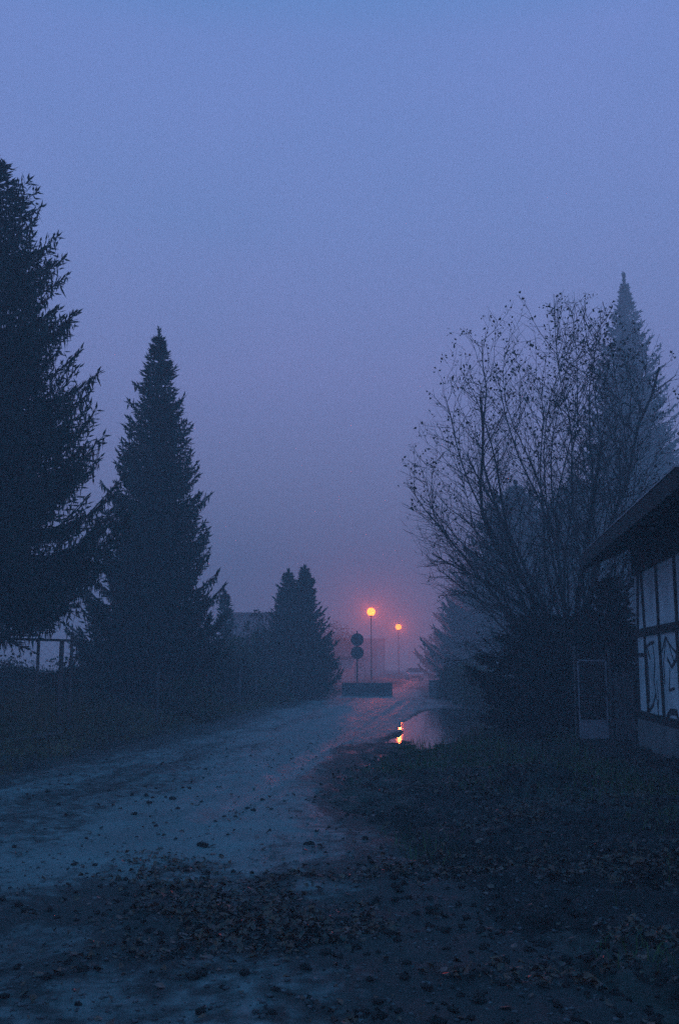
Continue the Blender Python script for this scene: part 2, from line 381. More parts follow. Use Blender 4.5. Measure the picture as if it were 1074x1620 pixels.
def polar_ground():
    ang = np.concatenate([np.radians(np.arange(-180, -24, 3.0)), np.radians(np.arange(-24, 24.001, .1)), np.radians(np.arange(27, 180, 3.0))])
    rr = np.concatenate([[.0], np.geomspace(.4, 60, 760), np.geomspace(62, 390, 50)])
    A, RR = np.meshgrid(ang, rr); X = RR * np.sin(A); Y = RR * np.cos(A)
    Z = ground_h(X, Y) * (1 - sstep(200, 380, RR))
    na, nr = len(ang), len(rr); V = np.stack([X, Y, Z], -1).reshape(-1, 3)
    i, j = np.meshgrid(np.arange(nr - 1), np.arange(na), indexing='ij'); k = (j + 1) % na
    F = np.stack([i * na + j, (i + 1) * na + j, (i + 1) * na + k, i * na + k], -1).reshape(-1, 4)[:, ::-1]
    me = np_mesh('ground', V, [F], True)
    ri = roadin(X, Y); lz = leaf_zone(X, Y)
    pale = np.clip(.34 + 1.1 * fbm(X, Y, .7, 4, 71) + .5 * fbm(X, Y, 4, 3, 72) - .35 * lz, 0, 1)
    fattr(me, 'pale', pale)
    return tag(link('ground', me, M['ground']), 'dark damp verge of soil, moss and fallen leaves', kind='structure')
polar_ground()

def road_sheet():
    ys = np.concatenate([np.arange(-12, 1.5, .5), np.geomspace(1.5, 60, 560), np.geomspace(60.8, 200, 60)]); u = np.linspace(0, 1, 240)
    L = LEFT(ys) - .9; Rr = RIGHT(ys) + .9
    X = L[:, None] + (Rr - L)[:, None] * u[None, :]; Y = np.repeat(ys[:, None], len(u), 1)
    Z = road_h(X, Y); nr, nu = X.shape
    i, j = np.meshgrid(np.arange(nr - 1), np.arange(nu - 1), indexing='ij')
    F = np.stack([i * nu + j, i * nu + j + 1, (i + 1) * nu + j + 1, (i + 1) * nu + j], -1).reshape(-1, 4)
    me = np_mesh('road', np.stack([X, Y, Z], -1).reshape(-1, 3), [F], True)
    tr = np.exp(-(pld(X, Y, TRACK) / 1.0) ** 2)
    ri = roadin(X, Y); lz = leaf_zone(X, Y)
    churn = np.exp(-(((X - 1.0) / 1.3) ** 2 + ((Y - 18) / 4.0) ** 2))
    U = (X - LEFT(Y)) / (RIGHT(Y) - LEFT(Y)) * 6.0
    pale = .60 + .42 * tr + .32 * fbm(U, Y * .10, 1.2, 4, 81) + .26 * fbm(U, Y * .22, 3.3, 3, 82) + .26 * fbm(X, Y, 9, 3, 83) - .80 * lz - .7 * churn - .55 * (1 - sstep(.0, 1.6, ri)) - .20 * (1 - sstep(4.8, 9.0, Y)) - .12 * sstep(-.5, 1.5, X) * (1 - sstep(7, 11, Y))  # mask falls towards the camera, so the near track is coloured darker
    rw = np.zeros_like(X)
    for i_, r_ in enumerate(RUTS):
        d = pld(X, Y, r_) + .08 * fbm(X, Y, 1.3, 2, 60 + i_); rw = np.maximum(rw, np.exp(-(d / .13) ** 2))
    rw = np.maximum(rw * np.clip(.9 + 1.6 * fbm(X, Y, .8, 3, 85), 0, 1), .8 * sstep(.12, .45, fbm(U, Y * .3, 2.4, 4, 86)) * sstep(9, 14, Y))
    fattr(me, 'wet', np.clip(rw * (1 - sstep(17, 24, Y)), 0, 1))
    d1, d2 = basin(X, Y); pale = pale - .5 * (1 - sstep(-.1, .25, d1)); pale = np.where(d2 < .1, pale + (.42 - pale) * (1 - sstep(-.15, .1, d2)), pale)
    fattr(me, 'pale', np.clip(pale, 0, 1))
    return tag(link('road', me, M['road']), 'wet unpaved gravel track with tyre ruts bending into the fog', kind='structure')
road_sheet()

def puddle(poly, grow, z, label):
    P = np.array(poly); c = P.mean(0)
    P = c + (P - c) * grow; n = len(P)
    V = np.concatenate([np.c_[P, np.zeros(n)], [[c[0], c[1], 0]]]); V[:, :2] -= c
    F = [[i, (i + 1) % n, n] for i in range(n)]
    me = np_mesh('puddle', V, [np.array(F)]); o = link('puddle', me, M['water'], loc=(c[0], c[1], z))
    if me.polygons[0].normal.z < 0: me.flip_normals()
    return tag(o, label, kind='structure')
puddle(PUD, 1.15, PZ, 'long rain puddle beside the road reflecting the orange lamp')

def hz(x, y):                      # height of whatever surface is on top
    x = np.asarray(x, float); y = np.asarray(y, float)
    inr = (x > LEFT(y) - .9) & (x < RIGHT(y) + .9)
    return np.maximum(ground_h(x, y), np.where(inr, road_h(x, y), -9))
def hz1(x, y): return float(hz(np.array([x]), np.array([y]))[0])

# ------------------------------------------------------------------ foliage builders
def sprigs(base, d, ln, wd, rng, curl=0.0):
    """tapered needle-covered sprigs: arrays of base points, unit directions, lengths, widths -> kite quads"""
    n = len(base); rv = rng.normal(size=(n, 3)); s = np.cross(d, rv); s /= np.linalg.norm(s, axis=1, keepdims=True) + 1e-9
    m = base + d * (ln * .38)[:, None]; tip = base + d * ln[:, None]
    if curl: tip[:, 2] -= curl * ln
    V = np.stack([base, m + s * (wd * .5)[:, None], tip, m - s * (wd * .5)[:, None]], 1).reshape(-1, 3)
    F = np.arange(4 * n).reshape(n, 4)
    return V, F
def unit(v): return v / (np.linalg.norm(v, axis=-1, keepdims=True) + 1e-9)

def spruce(name, loc, H, Rad, z0, label, cat='tree', group=None, seed=1, nb=260, needle='needle', droop=-.30, upturn=.45, hang=.35, sp=.085, tip=.55, power=.85,
           slen=.30, swid=.055, trunk_r=None, sides=None, lean=0.0, foliage='crown'):
    rng = np.random.default_rng(seed)
    root = empty(name, loc, 0, label, cat, group)
    tr = trunk_r or .018 * H
    mb = MB(); mb.tube([(lean * t * H, 0, H * t) for t in (0, .1, .3, .6, .85, 1)], [tr * 1.35, tr, tr * .8, tr * .5, tr * .2, .008], 9)
    B, Dv, LN, WD = [], [], [], []
    for b in range(nb):
        u = ((b + rng.random()) / nb) ** 1.12; z = z0 + (H * .97 - z0) * u + (rng.normal() * .11 * z0 if u < .2 else 0)
        az = b * 2.399963 + rng.normal() * .35
        L = (Rad * (1 - u) ** power * min(1, .35 + (1 - u) * 9) + .06) * rng.uniform(.62, 1.16)
        if rng.random() < .08: L *= rng.uniform(1.0, 1.12)
        a = droop * (1 - u) + tip * u ** 1.6 + rng.normal() * .06; bb = upturn * (1 - u) + .1
        ca, sa = math.cos(az), math.sin(az); cx = lean * z
        def P(s): return np.stack([cx + ca * L * s, sa * L * s, z + L * (a * s + bb * s * s * s)], -1)
        s4 = np.linspace(0, 1, 5); mb.tube([tuple(p) for p in P(s4)], [max(.012, .018 * L) * (1 - .85 * t) for t in s4], 4, False)
        n = max(7, int(L / sp)); s = np.linspace(.10, 1.0, n) ** .85; pts = P(s)
        tan = unit(P(np.minimum(s + .02, 1.02)) - P(s - .02))
        side = np.array([-sa, ca, 0.0])
        wfun = (.22 + .42 * L * (1 - s) ** .75 * np.minimum(1, s * 3.2))
        for sg in (-1, 1):
            tw = wfun * rng.uniform(.7, 1.2, n)
            dirs = unit(tan * .75 + side * sg * 1.0 + np.c_[np.zeros((n, 2)), rng.normal(-.05, .18, n)])
            k = np.maximum(1, (tw / (slen * .62)).astype(int))
            for q in range(int(k.max())):
                mk = k > q; st = pts[mk] + dirs[mk] * (q * slen * .62)
                st[:, 2] -= .10 * (q * slen * .62) ** 1.3
                B.append(st); Dv.append(unit(dirs[mk] + rng.normal(0, .22, (mk.sum(), 3)))); LN.append(rng.uniform(.75, 1.25, mk.sum()) * slen); WD.append(rng.uniform(.8, 1.3, mk.sum()) * swid)
                # hanging branchlets
                if hang > 0 and u < .85:
                    hm = rng.random(mk.sum()) < hang * 1.4
                    if hm.any():
                        m_ = int(hm.sum()); B.append(st[hm]); Dv.append(unit(np.c_[rng.normal(0, .25, (m_, 2)), -np.ones(m_)]))
                        LN.append(rng.uniform(.5, 1.4, m_) * slen * (.6 + hang * 1.6)); WD.append(rng.uniform(.7, 1.2, m_) * swid)
        B.append(pts); Dv.append(unit(tan + rng.normal(0, .15, (n, 3)))); LN.append(np.full(n, slen)); WD.append(np.full(n, swid * 1.1))
    # leader
    lz = np.linspace(H * .92, H * 1.0, max(14, int(H * 1.4))); m_ = len(lz)
    for _ in range(5):
        B.append(np.c_[lean * lz, np.zeros(m_), lz]); Dv.append(unit(np.c_[rng.normal(0, .5, (m_, 2)), np.full(m_, 1.0)])); LN.append(np.full(m_, slen * .7)); WD.append(np.full(m_, swid))
    V, F = sprigs(np.concatenate(B), np.concatenate(Dv), np.concatenate(LN), np.concatenate(WD), rng)
    mb.build('trunk', M['bark'], root)
    link(foliage, np_mesh(foliage, V, [F]), M[needle], root)
    return root

def leaf_quads(P, size, rng, flat=0.0):
    n = len(P); d = unit(rng.normal(size=(n, 3)) * np.array([1, 1, 1 - flat * .8])); s = unit(np.cross(d, rng.normal(size=(n, 3)) * np.array([1 - flat, 1 - flat, 1]) + 1e-6))
    if flat: s = unit(np.c_[-d[:, 1], d[:, 0], rng.normal(0, .35, n)])
    L = size * rng.uniform(.6, 1.3, n)
    return sprigs_dir(P, d, s, L, L * rng.uniform(.5, .75, n))
def sprigs_dir(base, d, s, ln, wd):
    n = len(base); nrm = np.cross(d, s)
    m = base + d * (ln * .45)[:, None]; tip = base + d * ln[:, None]
    a = m + s * (wd * .5)[:, None] + nrm * (ln * .12)[:, None]; b = m - s * (wd * .5)[:, None] + nrm * (ln * .12)[:, None]
    V = np.stack([base, a, tip, b], 1).reshape(-1, 3); k = np.arange(n)[:, None] * 4
    F = np.concatenate([k + np.array([0, 1, 2]), k + np.array([0, 2, 3])])
    return V, F

def shrub(name, loc, rx, ry, H, label, cat='shrub', group=None, seed=3, n=2600, leaf='shrub', size=.10, lumps=9, stems=12, spikes=0, base=.05):
    rng = np.random.default_rng(seed); root = empty(name, loc, 0, label, cat, group)
    mb = MB(); C = []
    for i in range(lumps):
        a = rng.uniform(0, 2 * math.pi); q = rng.random() ** .5
        x, y = rx * .72 * q * math.cos(a), ry * .72 * q * math.sin(a); z = H * rng.uniform(.28, .80) * (1 - .35 * q * q)
        C.append((x, y, z, rng.uniform(.32, .5)))
        mb.tube([(x * .15, y * .15, -.05), (x * .6, y * .6, z * .6), (x, y, z)], [.03, .018, .006], 4, False)
    for i in range(stems):
        a = rng.uniform(0, 2 * math.pi); q = rng.random() ** .5; x, y = rx * .8 * q * math.cos(a), ry * .8 * q * math.sin(a); z = H * rng.uniform(.75, 1.08) * (1 - .3 * q)
        mb.tube([(x * .3, y * .3, 0), (x * .7, y * .7, z * .6), (x * 1.05, y * 1.05, z)], [.014, .010, .004], 3, False)
        C.append((x * 1.0, y * 1.0, z * .86, .16))
    for i in range(spikes):
        x, y = rng.uniform(-.8, .8) * rx, rng.uniform(-.8, .8) * ry; z = H * rng.uniform(.92, 1.12)
        mb.tube([(x, y, 0), (x * 1.02, y, z * .6), (x * 1.06 + .05, y, z)], [.02, .014, .004], 3, False); C.append((x * 1.05, y, z * .9, .10))
    C = np.array(C); w = C[:, 3] ** 1.6; k = rng.choice(len(C), n, p=w / w.sum())
    g = rng.normal(size=(n, 3)); g = unit(g) * (rng.random((n, 1)) ** .45)
    P = C[k, :3] + g * np.c_[C[k, 3] * rx * 1.05, C[k, 3] * ry * 1.05, C[k, 3] * H * .72]
    low = rng.random(n) < .18; P[low, 2] = rng.uniform(base, H * .35, low.sum())
    P[:, 2] = np.maximum(P[:, 2], base * rng.random(n))
    V, F = leaf_quads(P, size, rng)
    mb.build('stems', M['twig'], root); link('foliage', np_mesh('foliage', V, [F]), M[leaf], root)
    return root

def broadleaf(loc, H, label, seed=5):
    """many-stemmed, nearly bare autumn tree with a fan of ascending limbs"""
    rnd = random.Random(seed); root = empty('bare_tree', loc, 0, label, 'tree')
    trunk, br = MB(), MB(); leaves = []
    def grow(mb, p, d, L, r, level, lift):
        n = {0: 14, 1: 7, 2: 5, 3: 4}[level]; pts, rad = [p.copy()], [r]; seg = L / n
        for i in range(n):
            if ((p.x + .35) / 3.65) ** 2 + (p.y / 3.35) ** 2 + ((p.z - H * .56) / (H * .40)) ** 2 > (.90, 1.0, 1.12, 1)[level] and p.z > 2.2 and i > (0 if level else 2): break
            j = .10 if level == 0 else .15
            d = (d + Vector((rnd.gauss(0, j), rnd.gauss(0, j), rnd.gauss(0, j * .6) + lift * (.10 if level < 2 else .05)))).normalized()
            p = p + d * seg; pts.append(p.copy()); rad.append(r * (1 - ((i + 1) / n) ** .8 * .86))
        mb.tube(pts, rad, {0: 7, 1: 5, 2: 3, 3: 3}[level], False)
        return pts, rad, d
    sock = Vector((0, 0, .0)); trunk.tube([(0, 0, -.1), (.02, 0, .35), (.03, 0, .9)], [.22, .17, .15], 10)
    heads = []
    for k in range(34):
        az = k * 2.39996 + rnd.gauss(0, .2); tilt = R(4 + 50 * (((k * 7) % 24) / 24.0) ** .85)
        d = Vector((math.cos(az) * math.sin(tilt), math.sin(az) * math.sin(tilt), math.cos(tilt)))
        L = H * (1.0 - .36 * (tilt / R(60))) * rnd.uniform(.92, 1.16)
        p0 = Vector((rnd.uniform(-.15, .15), rnd.uniform(-.15, .15), rnd.uniform(.35, 1.6)))
        heads.append((p0, d, L - p0.z, rnd.choice((.085, .06, .045, .035, .03)) * rnd.uniform(.8, 1.15), .35 if tilt < R(30) else .55))
    # low boughs reaching out over the road
    for dx, dy, dz, L in ((-1, -.15, .42, 4.3), (-1, .25, .30, 4.0), (-1, -.4, .55, 4.5), (-.9, -.6, .25, 3.7), (.9, -.3, .45, 3.8), (-1, .05, .14, 3.5), (-1, .1, .7, 4.8), (-1, -.2, .85, 5.2), (-1, .4, .5, 4.2), (-.8, -.8, .5, 4.2), (-1, -.05, .02, 3.2), (.9, .3, .7, 4.4)):
        heads.append((Vector((0, 0, rnd.uniform(1.3, 2.3))), Vector((dx, dy, dz)).normalized(), L * 1.0, .040, .15))
    tips = []
    for p0, d, L, r0, lift in heads:
        pts, rad, dd = grow(trunk, p0, d, L, r0, 0, lift)
        for i in range(2, len(pts)):
            for _ in range(3 if i > 4 else 1):
                t = (pts[i] - pts[i - 1]).normalized(); o = Vector((rnd.gauss(0, 1), rnd.gauss(0, 1), rnd.gauss(0, .6)))
                o = (o - t * o.dot(t)).normalized(); a = R(rnd.uniform(26, 62)); d1 = t * math.cos(a) + o * math.sin(a)
                frac = i / len(pts); L1 = L * rnd.uniform(.15, .33) * (1.25 - .70 * frac)
                p1, r1, _d = grow(br, pts[i] - t * rnd.uniform(0, L / 15), d1, L1, max(.010, rad[i] * .45), 1, .6)
                for m_ in range(2, len(p1)):
                    t1 = (p1[m_] - p1[m_ - 1]).normalized(); o = Vector((rnd.gauss(0, 1), rnd.gauss(0, 1), rnd.gauss(0, .7))); o = (o - t1 * o.dot(t1)).normalized()
                    a = R(rnd.uniform(25, 62)); L2 = L1 * rnd.uniform(.22, .45)
                    p2, r2, _d = grow(br, p1[m_], t1 * math.cos(a) + o * math.sin(a), L2, .0068, 2, .7)
                    tips.append(p2[-1]); tips.append(p2[-2])
                tips.append(p1[-1])
        tips.append(pts[-1])
    trunk.build('trunk', M['twig'], root); br.build('branches', M['twig'], root)
    rng = np.random.default_rng(seed); T = np.array([tuple(t) for t in tips])
    hh = T[:, 2] / H; rr = np.hypot(T[:, 0], T[:, 1]); pr = np.clip((hh - .35) * .62, .02, .36) * np.clip(.4 + rr / 4, 0, 1)
    T = T[rng.random(len(T)) < pr]
    P = np.repeat(T, 3, 0) + rng.normal(0, .06, (3 * len(T), 3)); V, F = leaf_quads(P, .085, rng)
    link('leaves', np_mesh('leaves', V, [F]), M['leaf_dry'], root)
    return root

def foot(px, D):
    p = at(px, 1054, D); return (p.x, D, hz1(p.x, D) - .03)
def hgt(py, D, z=0): return at(537, py, D).z - z

# ------------------------------------------------------------------ half-timbered house, right
HC = Vector((5.62, 19.0, 0)); HA = math.atan2(-1.0, -.12)
HX = Vector((math.cos(HA), math.sin(HA), 0)); HY = Vector((-math.sin(HA), math.cos(HA), 0))
def wallpt(px, py, off=0.0):        # photograph -> (along wall, height)
    d = ray(px, py); o = Vector((0, 0, CAM_H)); p0 = HC + HY * off; k = (p0 - o).dot(HY) / d.dot(HY); q = o + d * k - HC
    return q.dot(HX), q.z
def house():
    g = empty('half_timbered_house', HC, HA, 'white half-timbered house with dark beams, overhanging roof and graffiti', 'house')
    Lw, Wd = 7.2, 5.6
    m = MB(); m.box((0, -.05, -.4), (Lw, Wd, .66)); m.build('plinth', M['plinth'], g)
    m = MB(); m.box((0, 0, .66), (Lw, Wd, 3.62))
    zr = 3.62 + (Wd / 2) * math.tan(R(24))
    for x0, x1 in ((0, .18), (Lw - .18, Lw)):
        m.add([(x0, 0, 3.62), (x1, 0, 3.62), (x1, Wd, 3.62), (x0, Wd, 3.62), (x0, Wd / 2, zr), (x1, Wd / 2, zr)],
              [(0, 4, 3), (1, 2, 5), (0, 1, 5, 4), (2, 3, 4, 5)])
    m.build('wall', M['plaster'], g)
    z_mid = wallpt(1000, 1003.5)[1]; z_sill = wallpt(1006, 1128)[1]
    m = MB(); m.box((-.02, -.055, z_sill - .07), (Lw + .02, .06, z_sill + .07)); m.build('sill_beam', M['timber'], g, bevel=.006)
    m = MB(); m.box((-.02, -.035, z_mid - .07), (Lw + .02, .06, z_mid + .07)); m.build('rail_beam', M['timber'], g, bevel=.006)
    m = MB(); m.box((-.02, -.045, 3.30), (Lw + .02, .06, 3.98)); m.build('frieze_board', M['timber'], g, bevel=.006)
    zs = z_sill + .072
    def post(xa, za, xb, zb, w=.115):
        m = MB(); m.bar((xa, .012, za), (xb, .012, zb), .08, w, up=(1, 0, 0)); m.build('timber_post', M['timber'], g)
    m = MB(); m.box((-.015, -.025, zs), (.10, .06, z_mid - .072)); m.build('corner_post', M['timber'], g)
    for a, b in (((1009, 905), (1009, 992)), ((1014, 905), (1020, 990)), ((1037, 890), (1042, 984)), ((1066, 880), (1071, 978))):
        ta, tb = wallpt(*a)[0], wallpt(*b)[0]
        post(tb, z_mid + .072, ta, 3.298)
    for a, b in (((1007, 1010), (1006, 1118)), ((1020, 1006), (1026, 1122)), ((1043, 1004), (1051, 1130)), ((1071, 996), (1080, 1140))):
        ta, tb = wallpt(*a)[0], wallpt(*b)[0]
        post(tb, zs, ta, z_mid - .072)
    for x in (5.1, 6.3, 7.1): post(x, zs, x, z_mid - .072); post(x, z_mid + .072, x, 3.298)
    # spray-painted strokes
    def zp(X, Y): return 960 + X / 4.05, 860 + Y / 4.05
    S = [([(192, 716), (222, 712), (256, 716)], .075), ([(252, 662), (275, 640), (298, 630)], .05), ([(250, 648), (262, 690), (274, 732)], .05),
         ([(250, 700), (262, 790), (268, 880), (272, 1010)], .035), ([(292, 648), (306, 760), (300, 880), (312, 950), (320, 1005), (330, 1092)], .04),
         ([(312, 960), (296, 1030), (268, 1078)], .06), ([(352, 690), (372, 596), (400, 648), (446, 704)], .04), ([(374, 604), (362, 760), (370, 900)], .035),
         ([(386, 738), (414, 792), (442, 742), (444, 690)], .06), ([(402, 800), (398, 940), (432, 928)], .04), ([(384, 1112), (408, 1076), (446, 1082), (456, 1132)], .10),
         ([(316, 880), (330, 1000), (326, 1080)], .03), ([(395, 640), (408, 690), (430, 760)], .03)]
    for pts, w in S:
        m = MB(); Q = [wallpt(*zp(*p)) for p in pts]
        for (xa, za), (xb, zb) in zip(Q[:-1], Q[1:]):
            d = Vector((xb - xa, 0, zb - za)); ln = d.length; d.normalize()
            m.bar((xa - d.x * w * .2, -.004 - .0004 * (len(m.f) % 7), za - d.z * w * .2), (xb + d.x * w * .2, -.004 - .0004 * (len(m.f) % 7), zb + d.z * w * .2), .004, w, up=(d.z, 0, -d.x))
        m.build('graffiti_stroke', M['graffiti'], g)
    # roof
    ov, ez, pt = .80, 3.84, math.tan(R(24)); x0, x1 = -1.5, 8.0; yr = Wd / 2; rz = ez + (yr + ov) * pt; th = .16
    m = MB()
    for sgn in (0, 1):
        f = lambda y: y if sgn == 0 else Wd - y
        v = [(x0, f(-ov), ez), (x1, f(-ov), ez), (x1, f(yr), rz), (x0, f(yr), rz), (x0, f(-ov), ez - th), (x1, f(-ov), ez - th), (x1, f(yr), rz - th), (x0, f(yr), rz - th)]
        q = [(0, 1, 2, 3), (4, 7, 6, 5), (0, 4, 5, 1), (0, 3, 7, 4), (1, 5, 6, 2)]
        m.add(v, q if sgn == 0 else [t[::-1] for t in q])
    roof = m.build('roof', M['roofing'], g)
    m = MB(); m.box((x0 - .01, -ov - .035, ez - .24), (x1 + .01, -ov - .003, ez + .005)); m.build('fascia', M['timber'], roof)
    m = MB(); m.box((x0 - .02, -ov - .050, ez + .006), (x1 + .02, -ov + .06, ez + .022)); m.build('drip_edge', M['zinc'], roof)
    for i in range(12):
        x = x0 + .12 + i * (x1 - x0 - .24) / 11; m = MB()
        m.bar((x, -ov + .02, ez - th - .065), (x, yr - .1, rz - th - .11), .10, .12); m.build('rafter', M['timber'], roof)
    m = MB(); m.bar((x0 - .012, -ov, ez - .10), (x0 - .012, yr, rz - .10), .03, .26); m.build('bargeboard', M['timber'], roof)
house()

# ------------------------------------------------------------------ gate and pickets beside the house
def gate():
    D = 20.8; a = at(908, 1054, D); b = at(962, 1054, D); w = b.x - a.x; z0 = hz1(a.x + w / 2, D)
    g = empty('wire_gate', (a.x, D, z0), R(-4), 'narrow grey metal gate with barred top and solid lower panel', 'gate')
    for x, t in ((0, 1.92), (w, 1.80)):
        m = MB(); m.tube([(x, 0, -.3), (x, 0, t)], .028, 10); m.build('post', M['pipe'], g)
    top, mid, low = 1.62, .40, .06; i0, i1 = .07, w - .07
    m = MB()
    for z in (low, mid, top): m.bar((i0, 0, z), (i1, 0, z), .028, .034)
    m.bar((i0, 0, low + .017), (i0, 0, top - .017), .03, .034, up=(0, 1, 0)); m.bar((i1, 0, low + .017), (i1, 0, top - .017), .03, .034, up=(0, 1, 0)); m.build('gate_frame', M['galv'], g)
    m = MB()
    for k in range(15):
        x = i0 + (k + 1) * (i1 - i0) / 16; m.tube([(x, 0, mid), (x, 0, top)], .0065, 5)
    m.build('grille', M['pipe'], g)
    m = MB(); m.box((i0 + .018, -.006, low + .018), (i1 - .018, .006, mid - .018)); m.build('lower_panel', M['galv'], g)
    m = MB(); m.box((i1 - .015, -.05, .88), (i1 + .035, -.016, 1.02)); m.tube([(i1 + .01, -.05, .97), (i1 + .01, -.09, .97), (i1 - .09, -.09, .97)], .009, 6); m.build('latch', M['pipe'], g)
gate()
def pickets():
    D = 20.3; a = at(968, 1054, D); b = at(1000, 1054, D); w = b.x - a.x; z0 = hz1(a.x + w / 2, D)
    g = empty('picket_fence', (a.x, D, z0), R(-6), 'short weathered picket fence between gate and white house', 'fence')
    for z in (.35, 1.15):
        m = MB(); m.box((-.02, .014, z), (w + .02, .05, z + .08)); m.build('rail', M['picket'], g)
    for k in range(5):
        x = .02 + k * (w - .10) / 4; h = (1.42, 1.36, 1.45, 1.40, 1.44)[k]; m = MB()
        m.add([(x, -.012, .05), (x + .07, -.012, .05), (x + .07, .012, .05), (x, .012, .05), (x, -.012, h - .06), (x + .07, -.012, h - .06), (x + .07, .012, h - .06), (x, .012, h - .06), (x + .035, -.012, h), (x + .035, .012, h)],
              [(0, 3, 2, 1), (0, 1, 5, 8, 4), (2, 3, 7, 9, 6), (1, 2, 6, 5), (3, 0, 4, 7), (4, 8, 9, 7), (5, 6, 9, 8)])
        m.build('picket', M['picket'], g)
pickets()

# ------------------------------------------------------------------ street lamps, signs, barriers, far buildings, car
def globe_glass():                 # thin lit glass: glows itself and lets the bulb inside shine through
    m = bpy.data.materials.new('sodium_lamp_glass'); m.use_nodes = True; t = m.node_tree
    for n in list(t.nodes): t.nodes.remove(n)
    o = t.nodes.new('ShaderNodeOutputMaterial'); mx = t.nodes.new('ShaderNodeMixShader'); tr = t.nodes.new('ShaderNodeBsdfTransparent'); em = t.nodes.new('ShaderNodeEmission')
    em.inputs['Color'].default_value = (1.0, .235, .016, 1); em.inputs['Strength'].default_value = 8.0; mx.inputs[0].default_value = .5
    t.links.new(tr.outputs[0], mx.inputs[1]); t.links.new(em.outputs[0], mx.inputs[2]); t.links.new(mx.outputs[0], o.inputs['Surface']); return m
M['sodium'] = globe_glass()
M['cool_lamp'] = mat('cool_lamp_glass', (.8, .8, .85), rough=.3, emis=((.75, .85, 1.0), 3.0))
def street_lamp(px, py, D, label, group):
    p = at(px, py, D); z0 = hz1(p.x, D) - .03; H = p.z - z0
    g = empty('street_lamp', (p.x, D, z0), 0, label, 'street lamp', group)
    m = MB(); m.lathe([(.13, 0), (.13, .05), (.085, .08), (.085, 1.1), (.06, 1.2), (.055, H * .6), (.042, H - .50), (.06, H - .49), (.06, H - .44)], 14); m.build('pole', M['pole'], g, True)
    m = MB(); m.box((-.05, -.092, .45), (.05, -.078, .85)); m.build('access_door', M['pole'], g)
    m = MB(); m.lathe([(.06, H - .45), (.16, H - .41), (.18, H - .36)], 16); m.build('collar', M['pole'], g)
    m = MB(); prof = [(max(.005, .40 * math.sin(t)), H - .40 * math.cos(t)) for t in np.linspace(.45, math.pi - .35, 9)]; m.lathe(prof, 16); m.build('globe', M['sodium'], g, True)
    L = bpy.data.lights.new('bulb', 'POINT'); L.energy = 5600; L.color = (1.0, .095, .018); L.shadow_soft_size = .22
    lo = bpy.data.objects.new('bulb', L); COL.objects.link(lo); lo.parent = g; lo.location = (0, 0, H)
    m = MB(); m.lathe([(.15, H + .38), (.12, H + .41), (.01, H + .46)], 14); m.build('cap', M['pole'], g)
street_lamp(587, 968, 97, 'larger glowing orange street lamp just right of the round signs', 'orange street lamps')
street_lamp(630, 992, 135, 'smaller orange street lamp farther off, above the parked car', 'orange street lamps')

def signpost():
    D = 58; p = at(565, 1054, D); z0 = hz1(p.x, D); g = empty('sign_post', (p.x, D, z0), R(4), 'two round traffic signs one above the other on a thin post', 'road sign')
    H = hgt(999, D) - z0; m = MB(); m.tube([(0, 0, -.3), (0, 0, H)], .038, 12); m.lathe([(.04, H), (.03, H + .03), (.005, H + .04)], 12); m.build('post', M['pole'], g, True)
    for py in (1012, 1032.5):
        z = hgt(py, D) - z0; m = MB(); n = 36
        v = []; f = []
        for r_, y in ((.37, -.045), (.37, -.065), (.345, -.068)):
            v += [(r_ * math.cos(2 * math.pi * k / n), y, z + r_ * math.sin(2 * math.pi * k / n)) for k in range(n)]
        for i in range(2):
            for k in range(n): f.append((i * n + k, i * n + (k + 1) % n, (i + 1) * n + (k + 1) % n, (i + 1) * n + k))
        f.append(tuple(range(2 * n, 3 * n))); f.append(tuple(reversed(range(n)))); m.add(v, f)
        pl = m.build('sign_plate', M['sign_back'], g)
        for dz in (-.15, .15):
            m = MB(); m.box((-.06, -.044, z + dz - .02), (.06, .05, z + dz + .02)); m.build('clamp', M['galv'], pl)
signpost()

def barrier(pxa, pxb, D, ptop, label, rz=0.0, depth=.55):
    a, b = at(pxa, 1054, D), at(pxb, 1054, D); w = b.x - a.x; cx = (a.x + b.x) / 2; z0 = hz1(cx, D) - .04; h = hgt(ptop, D) - z0
    o = MB(); n = 14; rnd = random.Random(int(pxa))
    prof = [(-depth / 2, 0), (-depth / 2, .10), (-depth * .36, .24), (-depth * .24, h - .03), (-depth * .20, h), (depth * .20, h), (depth * .24, h - .03), (depth * .36, .24), (depth / 2, .10), (depth / 2, 0)]
    v = []; f = []; k = len(prof)
    for i in range(n + 1):
        x = -w / 2 + w * i / n
        for y, z in prof: v.append((x + rnd.gauss(0, .004), y + rnd.gauss(0, .006), z + (rnd.gauss(0, .012) if z > .3 else 0)))
    for i in range(n):
        for j in range(k - 1): f.append((i * k + j, (i + 1) * k + j, (i + 1) * k + j + 1, i * k + j + 1))
    f.append(tuple(range(k))); f.append(tuple(reversed(range(n * k, n * k + k)))); o.add(v, f)
    ob = o.build('concrete_barrier', M['concrete'], None); ob.location = (cx, D, z0); ob.rotation_euler.z = rz
    me = ob.data
    return tag(ob, label, 'barrier', 'concrete barriers closing the road')
barrier(541, 620, 55, 1080, 'concrete barrier standing in front of the round signs')
barrier(678, 740, 54, 1076, 'concrete barrier right of the gap, half hidden by bushes', R(-5))

